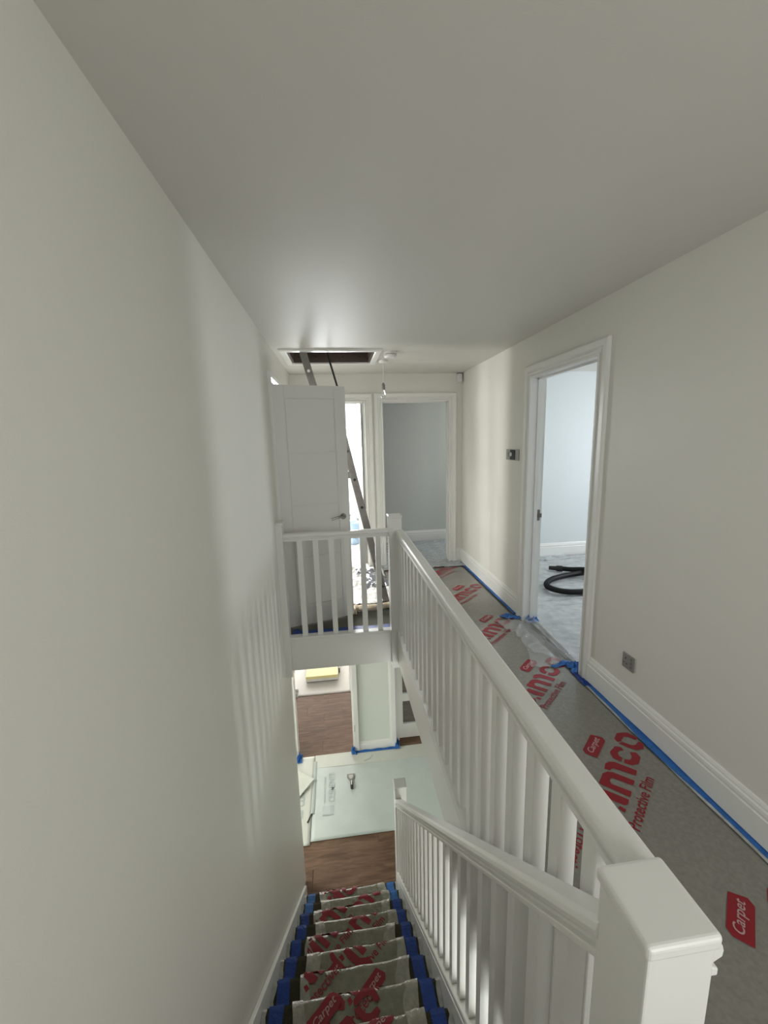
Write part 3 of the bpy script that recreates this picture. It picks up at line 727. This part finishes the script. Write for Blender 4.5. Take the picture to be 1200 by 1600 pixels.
crumple('masking_tape', 1.49, 2.20, 0.011, 0.035, 0.16, 0.010, 'dark blue tape twist where near door frame meets skirting', 6.4, m=TAPE_DIM)
crumple('masking_tape', 1.590, 3.055, 0.013, 0.09, 0.11, 0.025, 'crumpled blue tape at the far foot of the bedroom door frame', 7.7)
crumple('masking_tape', 1.495, 3.115, 0.013, 0.10, 0.05, 0.006, 'flat blue tape in front of the far bedroom door post', 9.2)
crumple('masking_tape', 1.42, 3.150, 0.018, 0.10, 0.09, 0.010, 'small torn blue tape scrap lying over the red lettering', 11.0, rot=0.6)
# tape round the foot of the frame right of the far doorway
mb = MB(); mb.add([(1.355, 4.80, .012), (1.49, 4.80, .012), (1.50, 4.765, .012), (1.352, 4.75, .012)], [(0, 1, 2, 3)])
o = mb.obj('masking_tape', TAPE); o.modifiers.new('t', 'SOLIDIFY').thickness = 0.001; tag(o, 'blue tape at the foot of the far right door frame', 'tape')
# tape inside the cross balustrade
mb = MB(); rings = []
for i in range(41):
    x = WL+0.055+(0.39-WL-0.06)*i/40
    rings.append([(x, 3.112, 0.004), (x, 3.205+0.014*fbm(x*6, 1, 4, 3)+(0.03 if x < -0.36 else 0), 0.005)])
mb.loft(rings, close=False); o = mb.obj('masking_tape', TAPE_DIM); o.modifiers.new('t', 'SOLIDIFY').thickness = 0.0015
tag(o, 'blue tape on the carpet behind the short cross balustrade', 'tape')

# ------------------------------------------------------------------ sheets and films on the other floors
def sheet(name, x0, x1, y0, y1, z, fz_, m, label, cat, nu=50, nv=50, kind=None):
    o = grid(lambda u, v: (lambda x, y: (x, y, z+fz_(x, y)))(x0+(x1-x0)*u, y0+(y1-y0)*v), nu, nv).obj(name, m, smooth=True)
    so = o.modifiers.new('t', 'SOLIDIFY'); so.thickness = 0.001; so.offset = -1
    return tag(o, label, cat)
def ridges(x, y, a=0.25):
    q = abs(noise.noise(Vector((x*2.2, y*11, 1.0)))); p = abs(noise.noise(Vector((x*5+3, y*16, 4.0))))
    return max(0, 0.010*(1-q*4))+max(0, 0.006*(1-p*5))
bf = sheet('bedroom_film', 1.56, 4.5, 1.5, 4.76, 0.006, lambda x, y: ridges(x, y)*(1 if x > 1.7 else .5), FILMROOM, 'crinkled clear film covering the bedroom carpet under the black hose', 'protective film', 110, 140)
# clear flap lying out over the threshold
def flapz(x, y): return 0.014+0.05*max(0, 1-abs(noise.noise(Vector((x*7+y*3, y*6-x*4, 5.1))))*7)*0.5+0.03*max(0, fbm(x*9, y*9, 5.1, 5))+0.006*abs(fbm(x*22, y*18, 2.1, 3))
CLEAR = mat('clear_crinkled_plastic', (0.80, 0.82, 0.83), 0.12, bump=0.4, bscale=30, alpha=0.24, spec=0.9)
o = grid(lambda u, v: ((lambda x, y: (x, y, flapz(x, y)))(1.24+0.10*math.sin(v*3.0)+u*(1.62-1.24-0.10*math.sin(v*3.0)), 2.36+0.72*v)), 44, 70).obj('plastic_flap', CLEAR, smooth=True)
tag(o, 'glossy clear plastic flap spilling out of the bedroom doorway onto the landing', 'plastic sheet')
mb = MB(); mb.loft([[(x, y, 0.003), (x, y+0, 0.013), (x+0.02, y, 0.015), (x+0.035, y, 0.004)] for x, y in ((1.555, DY0+0.02), (1.600, DY1-0.02))])
o = mb.obj('threshold_strip', GREYPL); tag(o, 'grey ridge of carpet grip across the bedroom threshold', 'threshold')

def zig(x, y):
    tri = abs(((x+0.04*noise.noise(Vector((x*3, y*3, 0))))/0.20) % 1.0-0.5)*2
    ph = ((y+0.075*tri+0.02*noise.noise(Vector((x*2, y*4, 3))))/0.125) % 1.0
    return 0.020*(1-ph)*(0.6+0.4*noise.noise(Vector((x*4, y*4, 9))))
ZIG = mat('blue_grey_crinkled_film', (0.50, 0.54, 0.56), 0.18, var=0.1, vscale=30)
sheet('far_room_film', 0.50, 2.9, 4.60, 5.88, 0.010, zig, ZIG, 'blue grey film with zigzag creases on the far room floor', 'protective film', 200, 220)
sheet('bright_room_film', -0.40, 0.36, 4.74, 7.9, 0.008, lambda x, y: ridges(x, y), SHEETW, 'white dust sheet over the floor of the bright room', 'dust sheet', 70, 70)
def crs(x, y): return 0.045*max(0, fbm(x*5, y*5, 3.3, 5))+0.022*abs(fbm(x*14, y*12, 8.0, 4))
sheet('dust_sheet', -0.38, 0.50, 3.66, 4.78, 0.006, crs, SHEETW, 'crumpled white dust sheet under the foot of the ladder', 'dust sheet', 60, 70)
o = grid(lambda u, v: ((lambda x, y: (x, y, crs(x, y)+0.012+0.008*fbm(x*8, y*8, 1, 2)))(0.22+0.27*u+0.05*math.sin(v*5), 4.02+0.60*v+0.05*math.sin(u*4))), 30, 30).obj('plastic_sheet', GREYFILM, smooth=True)
tag(o, 'shiny grey plastic patch lying on the white dust sheet', 'plastic sheet')
# rolled cream cloth in front of the ladder foot
def roll_path(i, n=40):
    t = i/n; return (0.02+0.52*t, 3.50+0.045*t+0.012*math.sin(t*9), 0.032)
mb = MB(); pts = [roll_path(i) for i in range(41)]
mb.tube(pts, 0.03, 12, rf=lambda i: 0.028+0.009*noise.noise(Vector((i*0.45, 0, 0)))+(0.004 if i < 6 else 0))
o = mb.obj('rolled_cloth', CREAM, smooth=True); tag(o, 'rolled cream cloth lying on the carpet in front of the ladder', 'cloth')
mb = MB()
for kx in range(5):
    mb.tube([(0.055+0.012*kx, 3.47+0.01*kx, 0.05), (0.045+0.018*kx, 3.455, 0.038), (0.03+0.022*kx, 3.445-0.004*kx, 0.012)], 0.009, 8)
mb.obj('cloth_fold', CREAM, o, smooth=True)
# blue plastic tub in the bright room
mb = MB(); mb.lathe((0.22, 6.0, 0.012), [(0.085, 0), (0.09, 0.02), (0.105, 0.30), (0.112, 0.31), (0.112, 0.33), (0.098, 0.33), (0.084, 0.03)])
tub = mb.obj('bucket', BLUEPL, smooth=True); tag(tub, 'pale blue plastic bucket on the floor of the bright room', 'bucket')

# ------------------------------------------------------------------ ladder
lad = thing('ladder', (0.42, 3.80, 0), 'aluminium extension ladder leaning up into the loft hatch', 'ladder')
LY0, LY1 = 3.605, 3.965
def stile(x0, z0, x1, z1, y, name='stile', w=0.030):
    d = Vector((x1-x0, 0, z1-z0)).normalized(); nn = Vector((d.z, 0, -d.x))
    ring = lambda px, pz: [(px+nn.x*a, y+b, pz+nn.z*a) for a, b in ((-w, -0.012), (w, -0.012), (w, 0.012), (-w, 0.012))]
    return P(MB().loft([ring(x0, z0), ring(x1, z1)]), name, ALU, lad, bevel=0.003)
lx = lambda z: 0.425-0.218*z
ux = lambda z: -0.160-0.257*(z-2.03)
for y in (LY0, LY1):
    stile(lx(0.03), 0.03, lx(1.82), 1.82, y)
    stile(ux(1.15), 1.15, ux(2.62), 2.62, y)
    P(MB().box(lx(0)-0.042, lx(0)+0.042, y-0.020, y+0.020, 0.012, 0.05), 'rubber_foot', BLACK, lad)
z = 0.20
while z < 1.80:
    P(MB().cyl((lx(z), LY0-0.014, z), (lx(z), LY1+0.014, z), 0.013, n=12), 'rung', BLACK if False else ALU, lad)
    P(MB().cyl((lx(z), LY0-0.0165, z), (lx(z), LY0-0.0125, z), 0.0125, n=12), 'rung_end', BLACK, lad); z += 0.252
z = 1.30
while z < 2.6:
    P(MB().cyl((ux(z), LY0-0.014, z), (ux(z), LY1+0.014, z), 0.013, n=12), 'rung', ALU, lad)
    P(MB().cyl((ux(z), LY0-0.0165, z), (ux(z), LY0-0.0125, z), 0.0125, n=12), 'rung_end', BLACK if z < 2.05 or z > 2.2 else PLASTIC, lad); z += 0.278
P(MB().box(lx(1.25)-0.11, lx(1.25)+0.02, LY0-0.005, LY0+0.010, 1.22, 1.28), 'section_bracket', ALU, lad)
P(MB().tube([(0.095, 3.64, 1.82), (0.033, 3.64, 2.06), (-0.032, 3.64, 2.31), (-0.105, 3.64, 2.60)], 0.0085, 8), 'grab_rail', BLACK, lad)
P(MB().box(lx(1.80)-0.01, 0.105, 3.61, 3.65, 1.80, 1.83), 'rail_bracket', BLACK, lad)

# loft hatch
hat = thing('loft_hatch', ((HX0+HX1)/2, (HY0+HY1)/2, H), 'open loft hatch with white frame and brown lining above the ladder', 'loft hatch')
fw = 0.060
prof = [(0, 0), (0, -0.012), (0.006, -0.016), (fw-0.008, -0.016), (fw, -0.008), (fw, 0)]
cs = [(HX0, HY0, -1, -1), (HX1, HY0, 1, -1), (HX1, HY1, 1, 1), (HX0, HY1, -1, 1)]
rings = [[(cx+sx*a, cy+sy*a, H+d-0.0005) for a, d in prof] for cx, cy, sx, sy in cs+cs[:1]]
P(MB().loft(rings, caps=False), 'hatch_frame', GLOSS, hat)
mb = MB(); t = 0.018; zt = H+0.17
for bx in ((HX0, HX0+t, HY0, HY1), (HX1-t, HX1, HY0, HY1), (HX0+t, HX1-t, HY0, HY0+t), (HX0+t, HX1-t, HY1-t, HY1)):
    P(MB().box(*bx, H-0.003, zt), 'lining_board', LININGW, hat)
for sx in (0.06, 0.22, 0.48, 0.64):
    P(MB().cyl((HX0+sx, HY1-t-0.003, H+0.045), (HX0+sx, HY1-t+0.001, H+0.045), 0.006, n=8), 'screw', BLACK, hat)
for i, xx in enumerate((-0.30, 0.12, 0.50)):
    pass
mb = MB(); mb.box(-1.5, 1.5, 4.13, 4.17, H+0.12, H+0.30); mb.box(-1.5, 1.5, 4.75, 4.79, H+0.12, H+0.30)
tag(mb.obj('trim_11', DARKWOOD), 'dark loft joists beyond the hatch', 'joist', kind='structure')

# ------------------------------------------------------------------ ceiling fittings
sm = thing('smoke_alarm', (0.515, 3.66, H), 'round white smoke alarm on the ceiling beside the loft hatch', 'smoke alarm')
P(MB().lathe((0.515, 3.66, H), [(0.0, 0.0), (0.056, 0.0), (0.057, -0.022), (0.0, -0.022)], 32), 'alarm_base', PLASTIC, sm, smooth=False)
P(MB().lathe((0.515, 3.66, H), [(0.0, -0.020), (0.049, -0.020), (0.049, -0.029), (0.0, -0.029)], 32), 'vent_ring', GREYPL, sm)
P(MB().lathe((0.515, 3.66, H), [(0.0, -0.027), (0.056, -0.027), (0.054, -0.040), (0.036, -0.049), (0.0, -0.050)], 32), 'alarm_cover', PLASTIC, sm)
px_, py_ = 0.497, 4.03
pe = thing('pendant_light', (px_, py_, H), 'bare clear bulb hanging on a flex from a white ceiling rose', 'pendant light')
P(MB().lathe((px_, py_, H), [(0, 0), (0.046, 0), (0.046, -0.012), (0.036, -0.024), (0.010, -0.028), (0, -0.028)], 28), 'ceiling_rose', PLASTIC, pe)
P(MB().cyl((px_, py_, H-0.026), (px_-0.004, py_, 2.085), 0.0032, n=8), 'flex', PLASTIC, pe)
P(MB().lathe((px_-0.004, py_, 2.09), [(0, 0), (0.007, 0), (0.012, -0.014), (0.0175, -0.018), (0.0175, -0.026), (0.0150, -0.027), (0.0150, -0.033), (0.0175, -0.034), (0.0175, -0.058), (0.0140, -0.059), (0.014, -0.064), (0, -0.064)], 20), 'lamp_holder', GREYPL, pe)
P(MB().lathe((px_-0.004, py_, 2.028), [(0, 0), (0.012, 0), (0.013, -0.012), (0.0205, -0.030), (0.0255, -0.046), (0.026, -0.058), (0.021, -0.074), (0.010, -0.083), (0, -0.085)], 24), 'bulb', GLASS, pe, smooth=True)
P(MB().cyl((px_-0.004, py_, 2.028), (px_-0.004, py_, 1.985), 0.004, 0.0025, n=8), 'filament_stem', PLASTIC, pe)

# wall fittings
al = thing('alarm_sensor', (1.49, 4.80, 2.235), 'small white motion sensor in the far right ceiling corner', 'alarm sensor')
P(MB().box(1.462, 1.516, 4.776, 4.829, 2.19, 2.285), 'sensor_body', PLASTIC, al, bevel=0.006)
P(MB().box(1.466, 1.512, 4.770, 4.778, 2.20, 2.245), 'lens', PLASTIC, al, bevel=0.003)
P(MB().box(1.462, 1.516, 4.776, 4.829, 2.286, 2.292), 'bracket', GREYPL, al)
sw = thing('light_switch', (WR, 3.385, 1.39), 'wide chrome wall switch with a dark reflection built onto it, left of the bedroom doorway', 'light switch')
P(MB().box(WR-0.009, WR-0.0005, 3.262, 3.512, 1.345, 1.438), 'switch_plate', CHROME, sw, bevel=0.002)
P(MB().box(WR-0.014, WR-0.009, 3.325, 3.420, 1.349, 1.434), 'dark_reflection', BLACK, sw, bevel=0.002)  # black block standing for a dark reflection in the chrome
P(MB().cyl((WR-0.020, 3.395, 1.395), (WR-0.013, 3.395, 1.395), 0.017, n=16), 'highlight_dot', PLASTIC, sw)  # white disc standing for the highlight in that reflection
P(MB().box(WR-0.016, WR-0.009, 3.455, 3.475, 1.375, 1.41), 'rocker', CHROME, sw, bevel=0.002)
so_ = thing('wall_socket', (WR, 1.86, 0.325), 'square steel power socket low on the right wall above the skirting', 'power socket')
P(MB().box(WR-0.007, WR-0.0005, 1.811, 1.897, 0.282, 0.368), 'face_plate', mat('satin_steel_plate', (0.34, 0.34, 0.325), 0.4, metal=0.5), so_, bevel=0.002)
yc = 1.872
for a, b, c, d in ((yc-0.003, yc+0.003, 0.334, 0.346), (yc-0.014, yc-0.007, 0.309, 0.314), (yc+0.007, yc+0.014, 0.309, 0.314)):
    P(MB().box(WR-0.0082, WR-0.007, a, b, c, d), 'pin_hole', BLACK, so_)
for c in (0.300, 0.322, 0.344):
    P(MB().box(WR-0.0105, WR-0.007, 1.824, 1.835, c, c+0.013), 'rocker_switch', GREYPL, so_, bevel=0.001)

# ------------------------------------------------------------------ vacuum hose on the bedroom floor
def catmull(ps, n=10):
    out = []; ps = [Vector(p) for p in ps]; q = [ps[0]*2-ps[1]]+ps+[ps[-1]*2-ps[-2]]
    for i in range(1, len(q)-2):
        for k in range(n):
            t = k/n; a, b, c, d = q[i-1], q[i], q[i+1], q[i+2]
            out.append(0.5*((2*b)+(c-a)*t+(2*a-5*b+4*c-d)*t*t+(3*b-a-3*c+d)*t*t*t))
    out.append(q[-2]); return out
hz = 0.048
hp = [(2.50, 4.16, hz), (2.59, 4.10, hz+0.004), (2.66, 4.00, hz+0.03), (2.70, 3.86, hz+0.045), (2.70, 3.70, hz), (2.59, 3.54, hz), (2.38, 3.475, hz), (2.18, 3.50, hz), (2.075, 3.60, hz), (2.085, 3.73, hz),
      (2.22, 3.86, hz), (2.42, 3.94, hz), (2.62, 3.98, hz), (2.85, 4.04, hz), (3.15, 4.12, hz)]
cp_ = catmull(hp, 22)
hose = thing('vacuum_hose', (2.4, 3.75, 0), 'black ribbed vacuum hose looped on the bedroom floor', 'hose')
P(MB().tube(cp_, 0.027, 12, rf=lambda i: 0.0250+0.0040*(i % 2)), 'hose_tube', HOSE, hose, smooth=True)
d = (Vector(hp[0])-Vector(hp[1])).normalized(); a = Vector(hp[0])
mb = MB(); mb.cyl(a-d*0.01, a+d*0.055, 0.034, n=18); P(mb, 'cuff', BLACK, hose, smooth=False)
mb = MB(); mb.cyl(a+d*0.05, a+d*0.135, 0.027, 0.022, n=16); P(mb, 'nozzle', BLACK, hose)

# ------------------------------------------------------------------ ground floor protection
ZM = ZL+0.003
mats = tag(sheet('board_sheet', -0.448, 1.50, 3.63, 4.81, ZM, lambda x, y: 0.002+0.0025*max(0, fbm(x*2, y*3, 2, 3)), MATB, 'wide pale green floor sheet with faint grey lettering at the stair foot', 'floor sheet', 40, 30), None)
def strip(name, pts, z, m, parent, th=0.002):
    o = MB().add([(x, y, z) for x, y in pts], [tuple(range(len(pts)))]).obj(name, m, parent)
    so = o.modifiers.new('t', 'SOLIDIFY'); so.thickness = th; so.offset = 1; return o
strip('top_flap', [(-0.448, 4.595), (0.50, 4.585), (1.50, 4.62), (1.50, 4.808), (-0.448, 4.808)], ZM+0.006, MATC, mats)
strip('curl', [(0.19, 4.62), (0.27, 4.65), (0.31, 4.71), (0.30, 4.715), (0.255, 4.665), (0.185, 4.63)], ZM+0.009, MATP, mats, 0.004)
sh2 = sheet('board_sheet', -1.3, -0.452, 3.59, 4.80, ZM+0.003, lambda x, y: 0.003+0.003*max(0, fbm(x*3, y*4, 6, 3)), MATC, 'cream floor sheet strip beside the stairwell wall', 'floor sheet', 20, 40)
o = MB().loft([[(-0.462, y, ZM+0.003), (-0.447, y, ZM+0.014), (-0.430, y, ZM+0.010), (-0.420, y, ZM+0.004)] for y in (3.95, 4.2, 4.5, 4.70)], close=False).obj('sheet_ridge', MATP, sh2)
o.modifiers.new('t', 'SOLIDIFY').thickness = 0.002
strip('gap', [(-0.500, 3.845), (-0.482, 3.84), (-0.448, 3.945), (-0.458, 3.95)], ZM+0.012, BLACK, sh2, 0.002)
# folded-up corner
o = MB().add([(-0.70, 4.05, ZM+0.02), (-0.445, 4.385, ZM+0.05), (-0.66, 4.56, ZM+0.045), (-1.0, 4.45, ZM+0.02)], [(0, 1, 2, 3)]).obj('folded_corner', MATC, sh2)
so = o.modifiers.new('t', 'SOLIDIFY'); so.thickness = 0.003; so.offset = 1
# grey lettering; reads away from the stairs
def floor_text(body, x, y, hgt, length, parent, m, z):
    vs, fs = fit(text_mesh(body, bold=0.02), 0, length, 0, hgt)
    # reading direction +Y, letters' tops toward -X
    mb = MB(); mb.add([(x-v[1], y+v[0], z) for v in vs], fs); return mb.obj('lettering', m, parent)
floor_text('CLEMENTS', -0.195, 4.075, 0.075, 0.42, mats, MATP, ZM+0.0075)
floor_text('protection board', -0.295, 4.08, 0.038, 0.36, mats, MATP2, ZM+0.0075)
strip('logo_block', [(-0.335, 3.91), (-0.205, 3.91), (-0.205, 4.03), (-0.335, 4.03)], ZM+0.0068, MATP2, mats, 0.0006)
strip('logo_block', [(-0.245, 3.93), (-0.210, 3.93), (-0.210, 4.03), (-0.245, 4.03)], ZM+0.0076, MATP, mats, 0.0006)
strip('logo_block', [(-0.330, 3.912), (-0.210, 3.912), (-0.210, 3.930), (-0.330, 3.930)], ZM+0.0076, MATP, mats, 0.0006)
floor_text('CLEM', -0.545, 4.06, 0.075, 0.22, sh2, MATP, ZM+0.0125)
strip('logo_block', [(-0.63, 3.90), (-0.55, 3.90), (-0.55, 4.01), (-0.63, 4.01)], ZM+0.0118, MATP, sh2, 0.0006)
# wall scraper lying on the sheet
sc = thing('scraper', (0.0, 4.32, ZM), 'steel filling knife with a dark handle lying on the pale floor sheet', 'scraper')
zz = ZM+0.010
mb = MB().loft([[(x, y, z) for x, y in ((-0.042, 4.435), (0.050, 4.435), (0.052, 4.385), (0.030, 4.345), (0.015, 4.318), (-0.004, 4.318), (-0.020, 4.345), (-0.044, 4.385))] for z in (zz, zz+0.004)])
P(mb, 'blade', mat('scraper_steel', (0.30, 0.30, 0.28), 0.35, metal=0.7), sc)
P(MB().loft([[(x, y, z) for x, y in ((-0.024, 4.42), (0.030, 4.42), (0.030, 4.385), (0.012, 4.355), (-0.004, 4.355), (-0.024, 4.385))] for z in (zz+0.0045, zz+0.006)]), 'blade_shine', mat('pale_shine_colour', (0.58, 0.57, 0.52), 0.5), sc)  # pale plate paints the shine onto the blade
mb = MB(); mb.tube([(0.006, 4.33, zz+0.012), (0.007, 4.29, zz+0.014), (0.008, 4.24, zz+0.014), (0.009, 4.21, zz+0.013)], 0.016, 12, rf=lambda i: [0.013, 0.016, 0.0175, 0.016][i])
P(mb, 'handle', mat('dark_olive_handle', (0.045, 0.042, 0.03), 0.4), sc, smooth=True)
P(MB().box(0.001, 0.014, 4.245, 4.305, zz+0.028, zz+0.033), 'handle_inlay', PLASTIC, sc)
# blue tape at the foot of the pier and post
crumple('masking_tape', -0.655, 4.770, ZM+0.014, 0.07, 0.13, 0.05, 'blue tape at the foot of the left post of the living room opening', 21.0)
mb = MB(); mb.loft([[(x, LY-0.062, ZM+0.010), (x, LY-0.034, ZM+0.012), (x, LY-0.034, ZM+0.022+0.004*math.sin(x*37))] for x in [0.05+0.03*i for i in range(20)]], close=False)
o = mb.obj('masking_tape', TAPE); o.modifiers.new('t', 'SOLIDIFY').thickness = 0.0015; tag(o, 'blue tape along the front foot of the ground floor pier', 'tape')
crumple('masking_tape', 0.060, 4.80, ZM+0.012, 0.07, 0.10, 0.06, 'blue tape bunched at the left corner of the ground floor pier', 22.0)
crumple('masking_tape', 0.650, 4.83, ZM+0.012, 0.06, 0.14, 0.06, 'blue tape bunched at the right corner of the ground floor pier', 23.0)

# living room: white sheet and yellow topped slab
sheet('living_room_sheet', -0.92, 0.075, 6.14, 7.9, ZM+0.001, lambda x, y: 0.004*max(0, fbm(x*3, y*3, 5, 3)), SHEETW, 'white sheet spread on the living room floor beyond the opening', 'dust sheet', 30, 30)
crumple('sheet_tear', -0.83, 6.22, ZM+0.010, 0.07, 0.22, 0.03, 'grey torn scrap on the near left corner of the white sheet', 31.0, m=FILM_W)
bx = thing('stacked_pads', (-0.42, 6.9, ZM), 'pale yellow slab stack on the white living room sheet', 'slab stack')
P(MB().box(-0.675, -0.135, 6.50, 7.5, ZM+0.012, ZM+0.03), 'base_board', GREYPL, bx)
P(MB().box(-0.685, -0.130, 6.48, 7.5, ZM+0.03, ZM+0.075), 'white_pad', PLASTIC, bx, bevel=0.004)
P(MB().box(-0.685, -0.130, 6.48, 7.5, ZM+0.076, ZM+0.125), 'yellow_pad', YELLOW, bx, bevel=0.004)
P(MB().box(-0.122, -0.100, 6.72, 7.4, ZM+0.008, ZM+0.10), 'dark_strut', GREYPL, bx)
